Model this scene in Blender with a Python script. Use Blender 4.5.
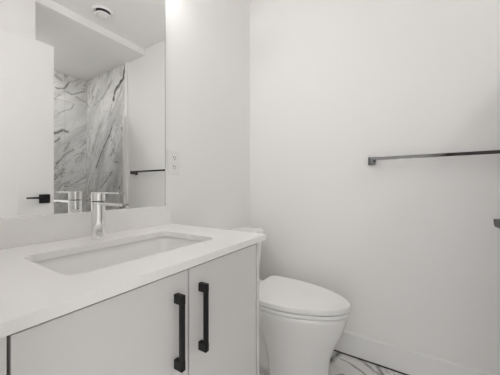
import bpy, bmesh, math, random
from mathutils import Vector, Matrix
C = bpy.context.scene
for o in list(bpy.data.objects):
    bpy.data.objects.remove(o)
COL = C.collection
PI = math.pi

# ------------------------------------------------------------------ camera, world, exposure
cd = bpy.data.cameras.new('camera')
cam = bpy.data.objects.new('camera', cd)
COL.objects.link(cam)
cam.location = (-1.619, -1.0186, 1.0253)
cam.rotation_euler = (PI / 2, 0, -math.radians(57.8235))
cd.sensor_width = 36.0
cd.lens = 36.0 * 249.71 / 500.0
cd.shift_y = -(187.5 - 187.08) / 500.0
cd.clip_start = 0.01
C.camera = cam

w = bpy.data.worlds.new('world')
C.world = w
w.use_nodes = True
w.node_tree.nodes['Background'].inputs[0].default_value = (1.0, 0.995, 0.99, 1)
w.node_tree.nodes['Background'].inputs[1].default_value = 1.7

C.view_settings.view_transform = 'Standard'
C.view_settings.look = 'None'
C.view_settings.gamma = 1.0
C.view_settings.use_curve_mapping = False
C.view_settings.exposure = 0.0
BULB = 86.0          # strength of the four vanity bulbs
SHOWER_FILL = 150.0          # strength of the added fill light in the shower

# many soft bounces: a small white room
C.cycles.max_bounces = 16
C.cycles.diffuse_bounces = 12
C.cycles.glossy_bounces = 8
C.cycles.transparent_max_bounces = 16

# ------------------------------------------------------------------ materials
def mat(name, col, rough=0.5, metal=0.0, spec=0.5, coat=0.0):
    m = bpy.data.materials.new(name)
    m.use_nodes = True
    b = m.node_tree.nodes['Principled BSDF']
    b.inputs['Base Color'].default_value = (*col, 1)
    b.inputs['Roughness'].default_value = rough
    b.inputs['Metallic'].default_value = metal
    b.inputs['Specular IOR Level'].default_value = spec
    b.inputs['Coat Weight'].default_value = coat
    b.inputs['Coat Roughness'].default_value = 0.05
    return m

def bumpy(m, scale, strength, dist=0.002):
    nt = m.node_tree
    tc = nt.nodes.new('ShaderNodeTexCoord')
    n = nt.nodes.new('ShaderNodeTexNoise')
    n.inputs['Scale'].default_value = scale
    n.inputs['Detail'].default_value = 4
    bp = nt.nodes.new('ShaderNodeBump')
    bp.inputs['Strength'].default_value = strength
    bp.inputs['Distance'].default_value = dist
    nt.links.new(tc.outputs['Object'], n.inputs['Vector'])
    nt.links.new(n.outputs['Fac'], bp.inputs['Height'])
    nt.links.new(bp.outputs['Normal'], nt.nodes['Principled BSDF'].inputs['Normal'])
    return m

WALLC = (0.91, 0.903, 0.895)
M = {}
M['wall'] = bumpy(mat('wall_paint', WALLC, 0.55, spec=0.3), 60, 0.06)
M['ceiling'] = bumpy(mat('ceiling_paint', (0.92, 0.914, 0.908), 0.8, spec=0.2), 90, 0.1)
M['trim'] = mat('trim_paint', (0.91, 0.905, 0.90), 0.35)
M['door'] = mat('door_paint', (0.86, 0.855, 0.845), 0.4)
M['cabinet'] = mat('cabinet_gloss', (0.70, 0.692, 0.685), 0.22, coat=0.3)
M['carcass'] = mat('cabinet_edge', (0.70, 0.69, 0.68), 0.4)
M['ceramic'] = mat('ceramic', (0.88, 0.876, 0.868), 0.12, coat=0.4)
M['plastic'] = mat('seat_plastic', (0.92, 0.917, 0.91), 0.2)
M['chrome'] = mat('chrome', (0.86, 0.86, 0.86), 0.06, metal=1.0)
M['barchrome'] = mat('bar_chrome', (0.13, 0.128, 0.126), 0.10, metal=1.0)
M['satin'] = mat('satin_profile', (0.92, 0.92, 0.915), 0.3, metal=0.6)
M['black'] = mat('black_metal', (0.006, 0.006, 0.0065), 0.4, spec=0.35)
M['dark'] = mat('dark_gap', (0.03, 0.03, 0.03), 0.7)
M['outlet'] = mat('outlet_plastic', (0.86, 0.85, 0.83), 0.3)
M['mirror'] = mat('mirror_silver', (0.90, 0.90, 0.895), 0.0, metal=1.0)
M['glassedge'] = mat('mirror_edge', (0.50, 0.50, 0.49), 0.4)
M['grout'] = mat('grout', (0.35, 0.34, 0.33), 0.9)

def emit(name, col, s):
    m = bpy.data.materials.new(name)
    m.use_nodes = True
    nt = m.node_tree
    nt.nodes.clear()
    e = nt.nodes.new('ShaderNodeEmission')
    e.inputs[0].default_value = (*col, 1)
    e.inputs[1].default_value = s
    o = nt.nodes.new('ShaderNodeOutputMaterial')
    nt.links.new(e.outputs[0], o.inputs[0])
    return m
M['shower_fill'] = emit('lit_shower_fill', (1.0, 0.998, 0.994), SHOWER_FILL)
M['bulb'] = emit('lit_bulb', (1.0, 0.985, 0.965), BULB)

def glass_mat():
    m = bpy.data.materials.new('clear_glass')
    m.use_nodes = True
    nt = m.node_tree
    nt.nodes.clear()
    t = nt.nodes.new('ShaderNodeBsdfTransparent')
    t.inputs[0].default_value = (0.988, 0.992, 0.99, 1)
    g = nt.nodes.new('ShaderNodeBsdfGlossy')
    g.inputs['Roughness'].default_value = 0.0
    f = nt.nodes.new('ShaderNodeFresnel')
    f.inputs['IOR'].default_value = 1.5
    mx = nt.nodes.new('ShaderNodeMixShader')
    o = nt.nodes.new('ShaderNodeOutputMaterial')
    nt.links.new(f.outputs[0], mx.inputs[0])
    nt.links.new(t.outputs[0], mx.inputs[1])
    nt.links.new(g.outputs[0], mx.inputs[2])
    nt.links.new(mx.outputs[0], o.inputs[0])
    return m
M['glass'] = glass_mat()

def marble(name, axes, base, vein, strokes, tile, offset, rough=0.12, faint=0.35, seed=0.0, seam=0.0016, diag=0.8, cloudy=1.0, coat=0.0):
    """polished marble tile; axes = which two object axes span the tile; strokes = bold veins (a, b, width, strength)"""
    m = bpy.data.materials.new(name)
    m.use_nodes = True
    nt = m.node_tree
    N, L = nt.nodes, nt.links
    b = N['Principled BSDF']
    b.inputs['Roughness'].default_value = rough
    b.inputs['Coat Weight'].default_value = coat
    b.inputs['Coat Roughness'].default_value = 0.015
    tc = N.new('ShaderNodeTexCoord')
    sp = N.new('ShaderNodeSeparateXYZ')
    L.new(tc.outputs['Object'], sp.inputs[0])
    cb = N.new('ShaderNodeCombineXYZ')
    L.new(sp.outputs[axes[0]], cb.inputs[0])
    L.new(sp.outputs[axes[1]], cb.inputs[1])
    cb.inputs[2].default_value = seed
    def math_(op, a, c=None, clamp=False):
        n = N.new('ShaderNodeMath')
        n.operation = op
        n.use_clamp = clamp
        for i, v in enumerate((a, c)):
            if v is None:
                continue
            if isinstance(v, (int, float)):
                n.inputs[i].default_value = v
            else:
                L.new(v, n.inputs[i])
        return n.outputs[0]
    def vec(op, a, c=None, scale=None):
        n = N.new('ShaderNodeVectorMath')
        n.operation = op
        for i, v in enumerate((a, c)):
            if v is None:
                continue
            if isinstance(v, tuple):
                n.inputs[i].default_value = v
            else:
                L.new(v, n.inputs[i])
        if scale is not None:
            if isinstance(scale, (int, float)):
                n.inputs['Scale'].default_value = scale
            else:
                L.new(scale, n.inputs['Scale'])
        return n.outputs['Value'] if op in ('DOT_PRODUCT', 'LENGTH') else n.outputs['Vector']
    def noise(v, scale, detail=5, dist=0.0, rough_=0.55):
        n = N.new('ShaderNodeTexNoise')
        n.inputs['Scale'].default_value = scale
        n.inputs['Detail'].default_value = detail
        n.inputs['Roughness'].default_value = rough_
        n.inputs['Distortion'].default_value = dist
        L.new(v, n.inputs['Vector'])
        return n
    p = cb.outputs[0]
    # warped point for the bold veins
    nz = noise(p, 9.0, 4)
    off = vec('SCALE', vec('SUBTRACT', nz.outputs['Color'], (0.5, 0.5, 0.5)), scale=0.05)
    pw = vec('MULTIPLY', vec('ADD', p, off), (1, 1, 0))
    total = None
    grain = noise(p, 20.0, 4)
    for (a, c, wd, st) in strokes:
        A = (a[0], a[1], 0.0)
        ba = (c[0] - a[0], c[1] - a[1], 0.0)
        l2 = ba[0] ** 2 + ba[1] ** 2
        pa = vec('SUBTRACT', pw, A)
        h = math_('DIVIDE', vec('DOT_PRODUCT', pa, ba), l2, True)
        bah = N.new('ShaderNodeVectorMath')
        bah.operation = 'SCALE'
        bah.inputs[0].default_value = ba
        L.new(h, bah.inputs['Scale'])
        d = vec('LENGTH', vec('SUBTRACT', pa, bah.outputs['Vector']))
        v = math_('SUBTRACT', 1.0, math_('DIVIDE', d, wd * 1.35), True)
        v = math_('MULTIPLY', math_('POWER', v, 1.0), st)
        total = v if total is None else math_('MAXIMUM', total, v)
    # thin natural veins that run on a diagonal
    rot = N.new('ShaderNodeMapping')
    rot0 = N.new('ShaderNodeMapping')
    rot0.inputs['Rotation'].default_value = (0, 0, diag)
    wz = noise(p, 3.0, 3)
    L.new(vec('ADD', p, vec('SCALE', vec('SUBTRACT', wz.outputs['Color'], (0.5, 0.5, 0.5)), scale=0.12)), rot0.inputs['Vector'])
    rot.inputs['Scale'].default_value = (6.5, 1.6, 1)
    L.new(rot0.outputs[0], rot.inputs['Vector'])
    n1 = noise(rot.outputs[0], 1.9, 7, 0.8)
    r1 = math_('ABSOLUTE', math_('SUBTRACT', n1.outputs['Fac'], 0.5))
    r1 = math_('MULTIPLY', math_('SUBTRACT', 1.0, math_('DIVIDE', r1, 0.030), True), faint)
    n2 = noise(rot.outputs[0], 0.9, 5, 0.4)
    cloud = math_('MULTIPLY', math_('SUBTRACT', n2.outputs['Fac'], 0.46, True), cloudy)
    patch = noise(p, 2.3, 2)
    r1 = math_('MULTIPLY', r1, math_('MULTIPLY', math_('SUBTRACT', patch.outputs['Fac'], 0.35, True), 4.0, True))
    fac = math_('MAXIMUM', r1, cloud)
    if total is not None:
        fac = math_('MAXIMUM', fac, math_('MULTIPLY', total, math_('MULTIPLY', math_('SUBTRACT', grain.outputs['Fac'], 0.10, True), 3.6)))
    fac = math_('MINIMUM', fac, 1.0, True)
    mix = N.new('ShaderNodeMix')
    mix.data_type = 'RGBA'
    L.new(fac, mix.inputs[0])
    mix.inputs[6].default_value = (*base, 1)
    mix.inputs[7].default_value = (*vein, 1)
    # tile seams
    seams = None
    for k in (0, 1):
        s = sp.outputs[axes[k]]
        q = math_('DIVIDE', math_('SUBTRACT', s, offset[k]), tile[k])
        fr = math_('FRACT', math_('ADD', q, 100.5))
        dd = math_('MULTIPLY', math_('ABSOLUTE', math_('SUBTRACT', fr, 0.5)), tile[k])
        on = math_('LESS_THAN', dd, seam)
        seams = on if seams is None else math_('MAXIMUM', seams, on)
    mix2 = N.new('ShaderNodeMix')
    mix2.data_type = 'RGBA'
    L.new(math_('MULTIPLY', seams, 0.45), mix2.inputs[0])
    L.new(mix.outputs[2], mix2.inputs[6])
    mix2.inputs[7].default_value = (0.30, 0.29, 0.28, 1)
    L.new(mix2.outputs[2], b.inputs['Base Color'])
    return m

# bold veins measured on each tiled surface (metres along the surface, height)
def poly(pts, wd, st):
    return [(pts[i], pts[i + 1], wd, st) for i in range(len(pts) - 1)]
SIDE = (poly([(-1.64, 2.38), (-1.675, 2.24), (-1.84, 2.13), (-1.88, 2.04)], 0.020, 1.0)
        + poly([(-1.90, 1.73), (-1.95, 1.66), (-2.07, 1.52), (-2.15, 1.42), (-2.26, 1.27)], 0.016, 0.85)
        + poly([(-1.92, 2.26), (-2.10, 2.12), (-2.34, 2.03)], 0.026, 0.40)
        + poly([(-2.20, 2.22), (-2.28, 2.06)], 0.03, 0.32)
        + poly([(-2.33, 2.08), (-2.46, 1.76)], 0.03, 0.25)
        + poly([(-1.90, 1.21), (-2.15, 1.02)], 0.018, 0.45)
        + poly([(-1.70, 2.16), (-1.78, 2.02), (-1.92, 1.88)], 0.012, 0.4)
        + poly([(-1.72, 1.45), (-1.86, 1.30)], 0.012, 0.3))
BACK = (poly([(-0.35, 1.66), (-0.27, 1.72), (-0.22, 1.70)], 0.020, 0.8)
        + poly([(-0.35, 1.56), (-0.30, 1.61)], 0.014, 0.55)
        + poly([(-0.25, 1.47), (-0.20, 1.57)], 0.022, 0.40)
        + poly([(-0.22, 1.58), (-0.05, 1.76)], 0.026, 0.26)
        + poly([(-0.16, 1.49), (-0.25, 1.42), (-0.34, 1.30)], 0.012, 0.6)
        + poly([(-0.24, 2.20), (-0.18, 2.17), (-0.03, 2.26)], 0.012, 0.5)
        + poly([(-0.20, 2.32), (-0.26, 2.22), (-0.34, 2.20)], 0.012, 0.55)
        + poly([(-0.13, 2.16), (-0.02, 2.12)], 0.014, 0.45)
        + poly([(-0.35, 2.34), (-0.28, 2.31)], 0.02, 0.35)
        + poly([(-0.15, 2.05), (-0.20, 1.98), (-0.30, 1.92), (-0.36, 1.85)], 0.010, 0.35)
        + poly([(-0.35, 1.12), (-0.26, 1.24)], 0.016, 0.5)
        + poly([(-0.18, 1.05), (-0.01, 1.16)], 0.012, 0.4))
FLOOR = (poly([(-0.28, -0.60), (-0.19, -0.62), (-0.115, -0.635), (-0.02, -0.66)], 0.022, 0.6)
         + poly([(-0.07, -0.68), (-0.08, -0.74), (-0.13, -0.83)], 0.008, 0.5)
         + poly([(-0.02, -0.78), (-0.10, -0.93)], 0.010, 0.45)
         + poly([(-0.26, -0.66), (-0.20, -0.72)], 0.014, 0.6)
         + poly([(-0.02, -0.88), (-0.08, -0.91), (-0.20, -1.0)], 0.016, 0.5))
M['tile_side'] = marble('shower_marble_side', (1, 2), (0.82, 0.812, 0.80), (0.10, 0.10, 0.10), SIDE, (1.2, 1.2), (-2.5, 2.40), 0.04, 0.85, 3.1, diag=0.5, cloudy=2.2)
M['tile_back'] = marble('shower_marble_back', (0, 2), (0.85, 0.842, 0.83), (0.13, 0.13, 0.13), BACK, (1.2, 1.2), (-0.25, 2.40), 0.04, 0.8, 7.7, diag=0.85, cloudy=1.4)
M['tile_left'] = marble('shower_marble_left', (1, 2), (0.84, 0.832, 0.82), (0.13, 0.13, 0.13), [], (1.2, 0.6), (-2.5, 2.08), 0.03, 0.55, 1.7)
M['tile_floor'] = marble('floor_marble', (0, 1), (0.84, 0.832, 0.82), (0.16, 0.155, 0.15), FLOOR, (0.6, 0.6), (-0.43, -0.36), 0.18, 0.40, 5.0)
M['quartz'] = marble('white_quartz', (0, 1), (0.86, 0.85, 0.84), (0.70, 0.68, 0.66), [], (50, 50), (-25, -25), 0.22, 0.16, 9.0)
M['quartz_up'] = marble('white_quartz_upright', (0, 2), (0.86, 0.85, 0.84), (0.70, 0.68, 0.66), [], (50, 50), (-25, -25), 0.22, 0.16, 4.0)

# ------------------------------------------------------------------ mesh helpers
def obj(name, bm, m, parent=None, smooth=False, bevel=0.0, seg=2, auto=None):
    me = bpy.data.meshes.new(name)
    bmesh.ops.recalc_face_normals(bm, faces=bm.faces[:])
    bm.to_mesh(me)
    bm.free()
    me.materials.append(m)
    o = bpy.data.objects.new(name, me)
    COL.objects.link(o)
    if parent is not None:
        o.parent = parent
        o.matrix_parent_inverse = Matrix.Translation(-parent_world(parent))
    if bevel:
        b = o.modifiers.new('bevel', 'BEVEL')
        b.width = bevel
        b.segments = seg
        b.limit_method = 'ANGLE'
        b.angle_limit = math.radians(40)
        for p_ in me.polygons:
            p_.use_smooth = True
        wn = o.modifiers.new('wn', 'WEIGHTED_NORMAL')
        wn.keep_sharp = False
    elif smooth:
        for p_ in me.polygons:
            p_.use_smooth = True
    return o

def parent_world(p):
    """parts are meshed in world coordinates, so only an Empty root carries an offset"""
    return p.location.copy() if p.parent is None else Vector((0, 0, 0))

def add_box(bm, x0, x1, y0, y1, z0, z1):
    vs = [bm.verts.new((x, y, z)) for x in (x0, x1) for y in (y0, y1) for z in (z0, z1)]
    for f in ((0, 1, 3, 2), (4, 6, 7, 5), (0, 4, 5, 1), (2, 3, 7, 6), (0, 2, 6, 4), (1, 5, 7, 3)):
        bm.faces.new([vs[i] for i in f])
    return bm

def boxes(*bs):
    bm = bmesh.new()
    for b in bs:
        add_box(bm, *b)
    return bm

def add_cyl(bm, c0, c1, r, n=24, r1=None):
    c0, c1 = Vector(c0), Vector(c1)
    r1 = r if r1 is None else r1
    ax = (c1 - c0).normalized()
    u = ax.orthogonal().normalized()
    v = ax.cross(u)
    a = [bm.verts.new(c0 + (u * math.cos(2 * PI * i / n) + v * math.sin(2 * PI * i / n)) * r) for i in range(n)]
    b = [bm.verts.new(c1 + (u * math.cos(2 * PI * i / n) + v * math.sin(2 * PI * i / n)) * r1) for i in range(n)]
    for i in range(n):
        j = (i + 1) % n
        bm.faces.new((a[i], a[j], b[j], b[i]))
    bm.faces.new(a[::-1])
    bm.faces.new(b)
    return bm

def lathe(bm, center, prof, n=32):
    """profile of (radius, z) turned about a vertical axis"""
    rings = []
    for r, z in prof:
        if r < 1e-5:
            rings.append([bm.verts.new((center[0], center[1], z))])
        else:
            rings.append([bm.verts.new((center[0] + r * math.cos(2 * PI * i / n), center[1] + r * math.sin(2 * PI * i / n), z)) for i in range(n)])
    for a, b in zip(rings, rings[1:]):
        for i in range(n):
            j = (i + 1) % n
            if len(a) == 1 and len(b) > 1:
                bm.faces.new((a[0], b[j], b[i]))
            elif len(b) == 1 and len(a) > 1:
                bm.faces.new((a[i], a[j], b[0]))
            elif len(a) > 1:
                bm.faces.new((a[i], a[j], b[j], b[i]))
    return bm

def loft(bm, rings, cap0=True, cap1=True):
    rv = [[bm.verts.new(p) for p in r] for r in rings]
    n = len(rv[0])
    for a, b in zip(rv, rv[1:]):
        for i in range(n):
            j = (i + 1) % n
            bm.faces.new((a[i], a[j], b[j], b[i]))
    if cap0:
        bm.faces.new(rv[0][::-1])
    if cap1:
        bm.faces.new(rv[-1])
    return bm

def rrect(x0, x1, y0, y1, r, z, k=6):
    pts = []
    for cx, cy, a0 in ((x1 - r, y1 - r, 0), (x0 + r, y1 - r, PI / 2), (x0 + r, y0 + r, PI), (x1 - r, y0 + r, 1.5 * PI)):
        for i in range(k + 1):
            a = a0 + PI / 2 * i / k
            pts.append((cx + r * math.cos(a), cy + r * math.sin(a), z))
    return pts

def thing(name, label, cat, loc=(0, 0, 0), group=None):
    o = bpy.data.objects.new(name, None)
    o.empty_display_size = 0.05
    COL.objects.link(o)
    o.location = loc
    return tag(o, label, cat, group)

def tag(o, label, cat, group=None):
    o['label'] = label
    o['category'] = cat
    if group:
        o['group'] = group
    return o

def struct(name, bm, m, label, cat, bevel=0.0):
    o = obj(name, bm, m, None, bevel=bevel)
    o['kind'] = 'structure'
    return tag(o, label, cat)

# ------------------------------------------------------------------ the room
H = 2.462            # ceiling height
HS = 2.397           # shower soffit
XL = -1.552          # left wall face
YF = -1.31           # face of the wall opposite the mirror
YS = -2.513          # shower back wall
YT = -1.64           # shower glass line
XS = -0.904          # shower left jamb
struct('floor', boxes((-2.7, 0.1, -2.62, 0.1, -0.1, 0.0)), M['tile_floor'], 'white marble tile floor with grey veins', 'floor')
struct('ceiling', boxes((-2.7, 0.1, -2.62, 0.1, H, H + 0.1)), M['ceiling'], 'flat white ceiling seen in the mirror', 'ceiling')
struct('wall_back', boxes((-1.67, 0.1, 0.0, 0.1, 0.0, H)), M['wall'], 'white painted wall behind the mirror and vanity', 'wall')
struct('wall_right', boxes((0.0, 0.1, -2.62, 0.0, 0.0, H)), M['wall'], 'white painted wall carrying the chrome towel bar', 'wall')
struct('wall_left', boxes((XL - 0.115, XL, -0.655, 0.0, 0.0, H), (XL - 0.115, XL, -1.225, -0.655, 2.085, H),  # unseen jamb extended to keep doorway light off the vanity front
                          (XL - 0.115, XL, YF, -1.225, 0.0, H)), M['wall'], 'white wall with the doorway left of the vanity', 'wall')
struct('wall_front', boxes((XL - 0.115, XS, YF - 0.1, YF, 0.0, H), (XS - 0.1, XS, YS - 0.1, YF - 0.1, 0.0, H)), M['wall'],
       'white wall behind the open door seen in the mirror', 'wall')
struct('hall_light_blocker', boxes((-2.7, XL - 0.115, YF - 0.1, -1.24, 0.0, H)), M['wall'], 'added unseen white wall outside the doorway that blocks light', 'wall')  # added out of view to block world light from the vanity front
struct('ceiling_shower', boxes((XS, 0.0, YS, YF, HS, H)), M['ceiling'], 'lowered white ceiling over the shower seen in the mirror', 'ceiling')
struct('wall_shower_back', boxes((XS, 0.0, YS - 0.1, YS, 0.0, HS)), M['tile_back'], 'grey veined marble tile on the back of the shower', 'wall')
struct('wall_shower_right', boxes((-0.012, 0.0, YS, YT, 0.0, HS)), M['tile_side'], 'grey veined marble tile on the right side of the shower', 'wall')
struct('wall_shower_left', boxes((XS, XS + 0.012, YS, YT, 0.0, HS)), M['tile_left'], 'marble tile on the left side of the shower', 'wall')
struct('trim_1', boxes((-0.016, 0.0, YT, YT + 0.035, 0.0, HS)), M['trim'], 'white vertical trim strip edging the shower tile', 'trim')
struct('trim_2', boxes((XS + 0.012, -0.012, YT - 0.05, YT + 0.05, 0.0, 0.10)), M['trim'], 'white curb under the shower glass', 'trim')

def baseboard(x0, x1, y0, y1, side):
    """square skirting with an eased top edge, lifted a hair off the tiles"""
    bm = bmesh.new()
    add_box(bm, x0, x1, y0, y1, 0.006, 0.140)
    return bm
struct('baseboard_right', baseboard(-0.016, 0.0, YT + 0.035, -0.016, 'r'), M['trim'], 'tall white baseboard under the towel bar', 'baseboard', bevel=0.006)
struct('baseboard_back', baseboard(-0.770, 0.0, -0.016, 0.0, 'b'), M['trim'], 'white baseboard behind the toilet', 'baseboard', bevel=0.004)

struct('gap_shade_strip', boxes((-0.0155, -0.0005, YT + 0.036, -0.017, 0.0005, 0.0055)), M['dark'], 'dark strip painting in the shade under the right baseboard', 'trim')  # dark colour stands in for the shade in the baseboard gap

# open door folded back in front of the shower wall
door = thing('door_1', 'open white door with square black lever seen in mirror', 'door', (XL + 0.01, -1.243, 0.0))
door['kind'] = 'structure'
DX0, DX1, DZ, DY0, DY1 = XL + 0.006, -0.822, 2.072, -1.261, -1.225
bm = boxes((DX0, DX1, DY0 + 0.003, DY1 - 0.003, 0.012, DZ))
px0, px1 = DX0 + 0.205, DX1 - 0.208
for yy0, yy1 in ((DY1 - 0.003, DY1), (DY0, DY0 + 0.003)):
    # stiles and rails stand proud of one tall panel
    for b in ((DX0, px0, yy0, yy1, 0.012, DZ), (px1, DX1, yy0, yy1, 0.012, DZ), (px0, px1, yy0, yy1, 1.738, DZ), (px0, px1, yy0, yy1, 0.012, 0.30)):
        add_box(bm, *b)
obj('door_slab', bm, M['door'], door)
LX, LZ = -0.879, 0.941
for face, sg_ in ((DY1, 1), (DY0, -1)):
    hd = obj('door_handle', boxes((LX - 0.032, LX + 0.032, min(face, face + 0.009 * sg_), max(face, face + 0.009 * sg_), LZ - 0.032, LZ + 0.032)), M['black'], door, bevel=0.0015)
    reach = 0.038 if sg_ > 0 else 0.020
    bm = bmesh.new()
    add_cyl(bm, (LX - 0.018, face + 0.009 * sg_, LZ + 0.008), (LX - 0.018, face + reach * sg_, LZ + 0.008), 0.0065)
    obj('neck', bm, M['black'], hd, smooth=False, bevel=0.001)
    y0, y1 = sorted((face + (reach - 0.001) * sg_, face + (reach + 0.012) * sg_))
    bm = bmesh.new()
    pf = [(LX - 0.112, 0.9445), (LX - 0.112, 0.9545)] + [(LX - 0.012 + 0.003 * math.sin(t), 0.9545 + 0.003 * math.cos(t)) for t in (0, 0.5, 1.0, PI / 2)] + \
         [(LX - 0.021 + 0.012 * math.cos(t), 0.9545 - 0.013 * math.sin(t)) for t in (0.4, 0.8, 1.2, PI / 2)]
    loft(bm, [[(x, y, z) for x, z in pf] for y in (y0, y1)])
    obj('lever', bm, M['black'], hd, bevel=0.001)
for z in (0.25, 1.02, 1.80):
    bm = bmesh.new()
    add_cyl(bm, (XL + 0.003, DY1 + 0.003, z - 0.045), (XL + 0.003, DY1 + 0.003, z + 0.045), 0.006, 12)
    obj('hinge', bm, M['black'], door)

# ------------------------------------------------------------------ vanity cabinet
VX0, VX1, VF = -1.5225, -0.7995, -0.545       # sides and front plane
van = thing('vanity_cabinet', 'glossy white two-door vanity cabinet with black pulls', 'cabinet', (-1.161, -0.27, 0.0))
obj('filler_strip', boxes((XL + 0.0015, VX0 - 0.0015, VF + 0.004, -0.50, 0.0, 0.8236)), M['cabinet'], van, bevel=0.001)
ix0, ix1 = VX0 + 0.018, VX1 - 0.018
obj('bottom_panel', boxes((ix0, ix1, -0.500, -0.006, 0.095, 0.113)), M['carcass'], van)
obj('back_panel', boxes((ix0, ix1, -0.018, -0.006, 0.113, 0.68)), M['carcass'], van)
obj('toe_kick', boxes((ix0, ix1, -0.475, -0.460, 0.0, 0.095)), M['carcass'], van)
obj('front_rail', boxes((ix0, ix1, -0.495, -0.477, 0.755, 0.8236)), M['carcass'], van)
for x in (VX0, VX1 - 0.018):
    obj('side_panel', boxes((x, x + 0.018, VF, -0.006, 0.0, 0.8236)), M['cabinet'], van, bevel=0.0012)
def pull(parent, xc):
    z0, z1 = 0.590, 0.768
    bm = boxes((xc - 0.0058, xc + 0.0058, VF - 0.027, VF - 0.017, z0, z1),)
    h = obj('handle', bm, M['black'], parent, bevel=0.001)
    for a, b in ((z0, z0 + 0.021), (z1 - 0.021, z1)):
        obj('foot', boxes((xc - 0.0063, xc + 0.0063, VF - 0.0274, VF, a - 0.0005, b + 0.0005)), M['black'], h, bevel=0.001)
    return h
for x0, x1, xc in ((-1.5005, -1.1637, -1.2035), (-1.1583, -0.825, -1.1205)):
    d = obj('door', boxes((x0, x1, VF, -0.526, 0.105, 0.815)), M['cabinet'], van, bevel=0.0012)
    pull(d, xc)

# countertop with the basin cut-out
CX0, CX1, CF, ZT, TH = XL + 0.002, -0.773, -0.56, 0.8438, 0.020
BX0, BX1, BY0, BY1, BR = -1.388, -0.930, -0.444, -0.168, 0.035
top = thing('countertop', 'white quartz countertop with backsplash and rectangular basin cut-out', 'countertop', (-1.161, -0.28, ZT - TH))
bm = bmesh.new()
inner_t = [bm.verts.new(p) for p in rrect(BX0, BX1, BY0, BY1, BR, ZT)]
inner_b = [bm.verts.new(p) for p in rrect(BX0, BX1, BY0, BY1, BR, ZT - TH)]
K = len(inner_t)
oc = [(CX1, 0.0), (CX0, 0.0), (CX0, CF), (CX1, CF)]
oc = [(CX1, -0.001), (CX0, -0.001), (CX0, CF), (CX1, CF)]
outer_t = [bm.verts.new((x, y, ZT)) for x, y in oc]
outer_b = [bm.verts.new((x, y, ZT - TH)) for x, y in oc]
q = K // 4
for ring_i, ring_o in ((inner_t, outer_t), (inner_b, outer_b)):
    for c in range(4):
        for i in range(q - 1):
            bm.faces.new((ring_o[c], ring_i[c * q + i], ring_i[c * q + i + 1]))
        nc = (c + 1) % 4
        bm.faces.new((ring_o[c], ring_i[c * q + q - 1], ring_i[(nc * q) % K], ring_o[nc]))
for i in range(K):
    j = (i + 1) % K
    bm.faces.new((inner_t[i], inner_t[j], inner_b[j], inner_b[i]))
for i in range(4):
    j = (i + 1) % 4
    bm.faces.new((outer_t[i], outer_t[j], outer_b[j], outer_b[i]))
obj('slab', bm, M['quartz'], top)
obj('backsplash', boxes((CX0, CX1, -0.020, -0.001, ZT, 0.9334)), M['quartz_up'], top, bevel=0.0015)

# undermount basin: a rounded open box with wall thickness
sink = thing('sink_basin', 'white rectangular undermount basin sunk in the countertop', 'sink', (-1.159, -0.306, 0.69))
bm = bmesh.new()
def ring(g, z, r):
    return rrect(BX0 - g, BX1 + g, BY0 - g, BY1 + g, r, z)
rings = [ring(0.028, ZT - TH - 0.0005, 0.06), ring(0.006, ZT - TH - 0.0005, 0.041), ring(0.004, 0.800, 0.042), ring(-0.004, 0.745, 0.05),
         ring(-0.012, 0.720, 0.055), ring(-0.035, 0.703, 0.06), ring(-0.075, 0.697, 0.05), ring(-0.120, 0.694, 0.015)]
inner = rings
outer = [ring(0.028, ZT - TH - 0.012, 0.06), ring(0.016, ZT - TH - 0.014, 0.05), ring(0.010, 0.740, 0.06), ring(-0.02, 0.690, 0.06), ring(-0.10, 0.682, 0.03)]
loft(bm, inner[::-1] + outer, True, True)
obj('bowl', bm, M['ceramic'], sink, smooth=True)
bm = bmesh.new()
lathe(bm, (-1.159, -0.306), [(0, 0.6975), (0.020, 0.6975), (0.024, 0.6965), (0.030, 0.6965), (0.031, 0.694), (0, 0.694)])
obj('drain', bm, M['chrome'], sink, smooth=True)
bm = boxes((-0.9325, -0.9300, -0.318, -0.296, 0.826, 0.842))
obj('overflow_plate', bm, M['outlet'], top)['label'] = 'small square overflow plate inside cut-out'

# faucet: round single-hole mixer with a flat spout and a flat lever
FX, FY, FR = -1.1565, -0.092, 0.0220
fau = thing('faucet', 'round chrome single-lever faucet standing behind the basin', 'faucet', (FX, FY, ZT))
bm = bmesh.new()
lathe(bm, (FX, FY), [(0, ZT + 0.0003), (FR + 0.001, ZT + 0.0003), (FR + 0.001, ZT + 0.003), (FR, ZT + 0.0035), (FR, 0.9725), (FR - 0.001, 0.9735), (0, 0.9735)], 48)
obj('body', bm, M['chrome'], fau, bevel=0.0004)
bm = bmesh.new()
pr = [(FX - 0.0145, FY), (FX + 0.0145, FY), (FX + 0.0145, -0.255), (FX + 0.012, -0.258), (FX - 0.012, -0.258), (FX - 0.0145, -0.255)]
loft(bm, [[(x, y, z) for x, y in pr] for z in (0.9640, 0.9730)])
sp = obj('spout', bm, M['chrome'], fau, bevel=0.001)
bm = bmesh.new()
add_cyl(bm, (FX, -0.242, 0.9640), (FX, -0.242, 0.9595), 0.009, 20)
obj('aerator', bm, M['barchrome'], sp)
bm = bmesh.new()
add_cyl(bm, (FX, FY, 0.9735), (FX, FY, 0.977), 0.017, 32)
obj('collar', bm, M['dark'], fau)
bm = bmesh.new()
lathe(bm, (FX, FY), [(0, 0.977), (FR, 0.977), (FR, 1.0035), (0, 1.0035)], 48)
lv = obj('handle', bm, M['chrome'], fau, bevel=0.0005)
bm = bmesh.new()
pr = [(FX + 0.0212 * math.cos(t), FY + 0.0212 * math.sin(t)) for t in [i * PI / 10 for i in range(11)]] + [(FX - 0.0135, -0.232), (FX - 0.010, -0.236), (FX + 0.010, -0.236), (FX + 0.0135, -0.232)]
loft(bm, [[(x, y, z) for x, y in pr] for z in (1.0035, 1.0080)])
obj('lever', bm, M['chrome'], lv, bevel=0.0006)

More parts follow.
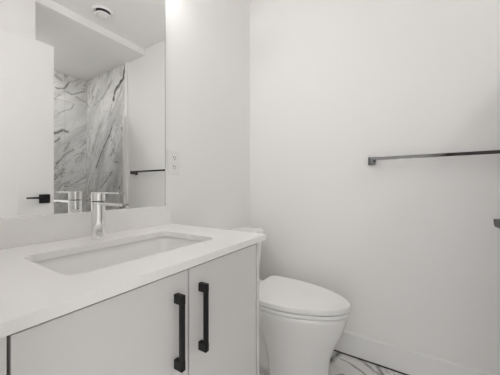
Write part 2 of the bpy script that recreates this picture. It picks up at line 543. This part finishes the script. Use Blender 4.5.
# mirror
mir = thing('wall_mirror', 'large frameless mirror on the wall above the backsplash', 'mirror', (-1.17, 0.0, 0.936))
obj('mirror_glass', boxes((XL + 0.004, -0.7985, -0.006, -0.0005, 0.9336, 1.972)), M['mirror'], mir)
obj('edge_strip', boxes((-0.7985, -0.7950, -0.0065, -0.0005, 0.9336, 1.972)), M['glassedge'], mir)

# vanity light above the mirror (out of frame, seen as sparkles in the shower tile)
vl = thing('vanity_light', 'four-bulb vanity light above the mirror', 'lamp', (-1.15, 0.0, 2.05))
obj('wall_plate', boxes((-1.49, -0.81, -0.026, -0.0005, 2.00, 2.09)), M['chrome'], vl, bevel=0.003)
for x in (-0.853, -1.045, -1.247, -1.445):
    bm = bmesh.new()
    add_cyl(bm, (x, -0.026, 2.04), (x, -0.108, 2.04), 0.012, 20)
    hld = obj('holder', bm, M['chrome'], vl)
    bm = bmesh.new()
    bmesh.ops.create_uvsphere(bm, u_segments=20, v_segments=12, radius=0.020, matrix=Matrix.Translation((x, -0.120, 2.04)))
    obj('bulb', bm, M['bulb'], hld, smooth=True)

# ------------------------------------------------------------------ outlet
out = thing('outlet', 'white duplex power outlet on the wall beside the mirror', 'outlet', (-0.741, 0.0, 1.151))
bm = boxes((-0.780, -0.703, -0.0075, -0.0003, 1.091, 1.212))
obj('cover_plate', bm, M['outlet'], out, bevel=0.003)
for zc in (1.174, 1.128):
    bm = bmesh.new()
    rr = [[(x, y_, z) for x, z, y_ in [(px, pz, yy) for px, pz, _ in rrect(-0.741 - 0.017, -0.741 + 0.017, zc - 0.0145, zc + 0.0145, 0.010, 0)]] for yy in (-0.007, -0.0092)]
    loft(bm, rr)
    s = obj('socket', bm, M['outlet'], out)
    for dx, h in ((-0.0065, 0.010), (0.0065, 0.008)):
        obj('slot', boxes((-0.741 + dx - 0.0013, -0.741 + dx + 0.0013, -0.0097, -0.0090, zc - 0.001, zc - 0.001 + h)), M['dark'], s)
    bm = bmesh.new()
    add_cyl(bm, (-0.741, -0.0090, zc - 0.0075), (-0.741, -0.0097, zc - 0.0075), 0.0028, 14)
    obj('ground_hole', bm, M['dark'], s)
bm = bmesh.new()
add_cyl(bm, (-0.741, -0.007, 1.151), (-0.741, -0.0085, 1.151), 0.0035, 14)
obj('screw', bm, M['outlet'], out)

# ------------------------------------------------------------------ towel bar on the right wall
tb = thing('towel_bar', 'long square chrome towel bar on the right wall', 'towel bar', (0.0, -1.145, 1.180))
YB0, YB1, ZB, XB = -0.845, -1.447, 1.177, -0.058
for y in (YB0, YB1):
    po = obj('post', boxes((XB - 0.011, 0.0, y - 0.0115, y + 0.0115, ZB - 0.017, ZB + 0.017)), M['barchrome'], tb, bevel=0.001)
    obj('flange', boxes((-0.009, 0.0, y - 0.020, y + 0.020, ZB - 0.023, ZB + 0.023)), M['barchrome'], po, bevel=0.001)
obj('rail', boxes((XB - 0.008, XB + 0.008, YB1 - 0.012, YB0 + 0.0115, ZB, ZB + 0.016)), M['barchrome'], tb, bevel=0.001)

# ------------------------------------------------------------------ toilet
TX = -0.315
toi = thing('toilet', 'white skirted toilet with closed lid beside the vanity', 'toilet', (TX, -0.40, 0.0))
def dshape(hw, front, back, yc, z, rb=0.03, pw=1.8, n=40, kb=5):
    """D outline: pointed-oval front, rounded-corner back; tx = axis"""
    L = yc - front
    pts = []
    for i in range(n + 1):
        a = PI * i / n                      # from +x side round the front to -x side
        c, s = math.cos(a), math.sin(a)
        px = hw * math.copysign(abs(c) ** (2 / pw), c)
        py = yc - L * abs(s) ** (2 / pw)
        pts.append((TX + px, py, z))
    for i in range(kb + 1):                 # back-left corner
        a = PI - PI / 2 * i / kb
        pts.append((TX - hw + rb + rb * math.cos(a), back - rb + rb * math.sin(a), z))
    for i in range(kb + 1):
        a = PI / 2 - PI / 2 * i / kb
        pts.append((TX + hw - rb + rb * math.cos(a), back - rb + rb * math.sin(a), z))
    return pts
# bowl and skirt
bm = bmesh.new()
prof = [  # z, half width, front, yc, back
    (0.002, 0.124, -0.672, -0.44, -0.392), (0.02, 0.126, -0.674, -0.44, -0.390), (0.08, 0.127, -0.677, -0.44, -0.386), (0.14, 0.131, -0.684, -0.44, -0.381),
    (0.19, 0.138, -0.700, -0.44, -0.374), (0.24, 0.148, -0.722, -0.435, -0.362), (0.28, 0.158, -0.742, -0.43, -0.335), (0.325, 0.170, -0.758, -0.425, -0.27),
    (0.360, 0.178, -0.768, -0.42, -0.20), (0.378, 0.1805, -0.772, -0.42, -0.185), (0.384, 0.179, -0.770, -0.42, -0.186), (0.3865, 0.175, -0.766, -0.42, -0.19)]
loft(bm, [dshape(hw, fr, bk, yc, z, 0.02, 1.9) for z, hw, fr, yc, bk in prof])
obj('bowl', bm, M['ceramic'], toi, smooth=True)
bm = bmesh.new()
rings = [rrect(TX - hw, TX + hw, -0.40, -0.03, 0.03, z) for z, hw in ((0.002, 0.100), (0.05, 0.098), (0.16, 0.100), (0.26, 0.118), (0.34, 0.140))]
loft(bm, rings)
obj('trapway', bm, M['ceramic'], toi, smooth=True)
bm = bmesh.new()
loft(bm, [rrect(TX - 0.165, TX + 0.165, -0.252, -0.025, 0.05, z) for z in (0.33, 0.392, 0.398)] + [rrect(TX - 0.158, TX + 0.158, -0.247, -0.03, 0.045, 0.402)])
obj('deck', bm, M['ceramic'], toi, smooth=False, bevel=0.003)
# seat ring and lid
def slab_d(z0, z1, hw, front, back, rd, name, m):
    bm = bmesh.new()
    rs = []
    k = 4
    for i in range(k + 1):
        a = PI / 2 * i / k
        g = rd * (1 - math.sin(a))
        rs.append(dshape(hw - g, front + g, back - g, -0.42, z0 + rd * (1 - math.cos(a)), 0.035 ))
    for i in range(k + 1):
        a = PI / 2 * (1 - i / k)
        g = rd * (1 - math.sin(a))
        rs.append(dshape(hw - g, front + g, back - g, -0.42, z1 - rd * (1 - math.cos(a)), 0.035))
    loft(bm, rs)
    o = obj(name, bm, m, toi, smooth=False, bevel=0)
    for p_ in o.data.polygons:
        p_.use_smooth = len(p_.vertices) == 4
    return o
slab_d(0.3905, 0.4085, 0.185, -0.779, -0.262, 0.004, 'seat', M['plastic'])
slab_d(0.4135, 0.4420, 0.188, -0.783, -0.254, 0.005, 'lid', M['plastic'])
for s in (-1, 1):
    bm = bmesh.new()
    add_cyl(bm, (TX + s * 0.075 - 0.02, -0.244, 0.412), (TX + s * 0.075 + 0.02, -0.244, 0.412), 0.009, 16)
    obj('hinge', bm, M['plastic'], toi)
# tank
def tank_ring(hw, front, back, rf, rb, z, k=8):
    pts = []
    for cx, cy, r, a0 in ((TX + hw, back, rb, 0), (TX - hw, back, rb, PI / 2), (TX - hw, front, rf, PI), (TX + hw, front, rf, 1.5 * PI)):
        ox = -r if cx > TX else r
        oy = -r if cy == back else r
        for i in range(k + 1):
            t = a0 + PI / 2 * i / k
            pts.append((cx + ox + r * math.cos(t), cy + oy + r * math.sin(t), z))
    return pts
bm = bmesh.new()
loft(bm, [tank_ring(hw, -0.205 + f, -0.018, 0.075, 0.02, z) for z, hw, f in ((0.400, 0.165, 0.016), (0.45, 0.170, 0.012), (0.55, 0.182, 0.006), (0.62, 0.190, 0.002), (0.703, 0.194, 0.0))])
obj('tank', bm, M['ceramic'], toi, smooth=False, bevel=0.002)
bm = bmesh.new()
loft(bm, [tank_ring(0.214 - g, -0.218 + g, -0.010 - g * 0.3, 0.08, 0.02, z) for z, g in ((0.703, 0.003), (0.706, 0.0), (0.730, 0.0), (0.736, 0.002), (0.738, 0.006))])
tl = obj('tank_lid', bm, M['ceramic'], toi)
bm = bmesh.new()
lathe(bm, (TX, -0.11), [(0.0, 0.744), (0.020, 0.744), (0.023, 0.742), (0.024, 0.738), (0, 0.738)])
obj('flush_button', bm, M['chrome'], tl, smooth=True)

# ------------------------------------------------------------------ shower glass, ceiling vent
sg = thing('shower_glass', 'clear frameless shower glass panel seen in the mirror', 'shower screen', (-0.45, YT, 0.10))
obj('pane', boxes((XS + 0.014, -0.022, YT - 0.006, YT + 0.002, 0.102, 1.815)), M['glass'], sg)
obj('wall_channel', boxes((-0.034, -0.012, YT - 0.012, YT + 0.008, 0.101, 1.815)), M['satin'], sg, bevel=0.001)

pl = thing('shower_fill_light', 'added round fill light in the shower ceiling hidden by the open door', 'lamp', (-0.72, -2.10, HS))  # added light, kept out of sight behind the door, brightens the shower
bm = bmesh.new()
lathe(bm, (-0.72, -2.10), [(0.052, HS - 0.0005), (0.072, HS - 0.0005), (0.072, HS - 0.004), (0.055, HS - 0.006), (0.052, HS - 0.0005)], 40)
obj('rim', bm, M['trim'], pl, smooth=True)
bm = bmesh.new()
lathe(bm, (-0.72, -2.10), [(0, HS - 0.0005), (0.053, HS - 0.0005), (0.053, HS - 0.003), (0, HS - 0.003)], 40)
obj('lens', bm, M['shower_fill'], pl)

vent = thing('ceiling_vent', 'round white ceiling vent with a raised centre disc', 'vent', (-0.530, -1.10, H))
bm = bmesh.new()
lathe(bm, (-0.530, -1.10), [(0.050, H - 0.0005), (0.078, H - 0.0005), (0.080, H - 0.006), (0.076, H - 0.013), (0.066, H - 0.016), (0.058, H - 0.010), (0.050, H - 0.0005)], 40)
obj('ring', bm, M['trim'], vent, smooth=True)
bm = bmesh.new()
lathe(bm, (-0.530, -1.10), [(0, H - 0.001), (0.058, H - 0.001), (0.058, H - 0.003), (0, H - 0.003)], 40)
obj('throat', bm, M['dark'], vent)
bm = bmesh.new()
lathe(bm, (-0.530, -1.10), [(0, H - 0.022), (0.030, H - 0.022), (0.056, H - 0.030), (0.060, H - 0.034), (0.058, H - 0.038), (0.044, H - 0.042), (0.040, H - 0.038), (0.036, H - 0.038), (0.033, H - 0.043), (0, H - 0.045)], 40)
dsc = obj('disc', bm, M['trim'], vent, smooth=True)
bm = bmesh.new()
add_cyl(bm, (-0.530, -1.10, H - 0.024), (-0.530, -1.10, H - 0.001), 0.006, 12)
obj('stem', bm, M['trim'], dsc)
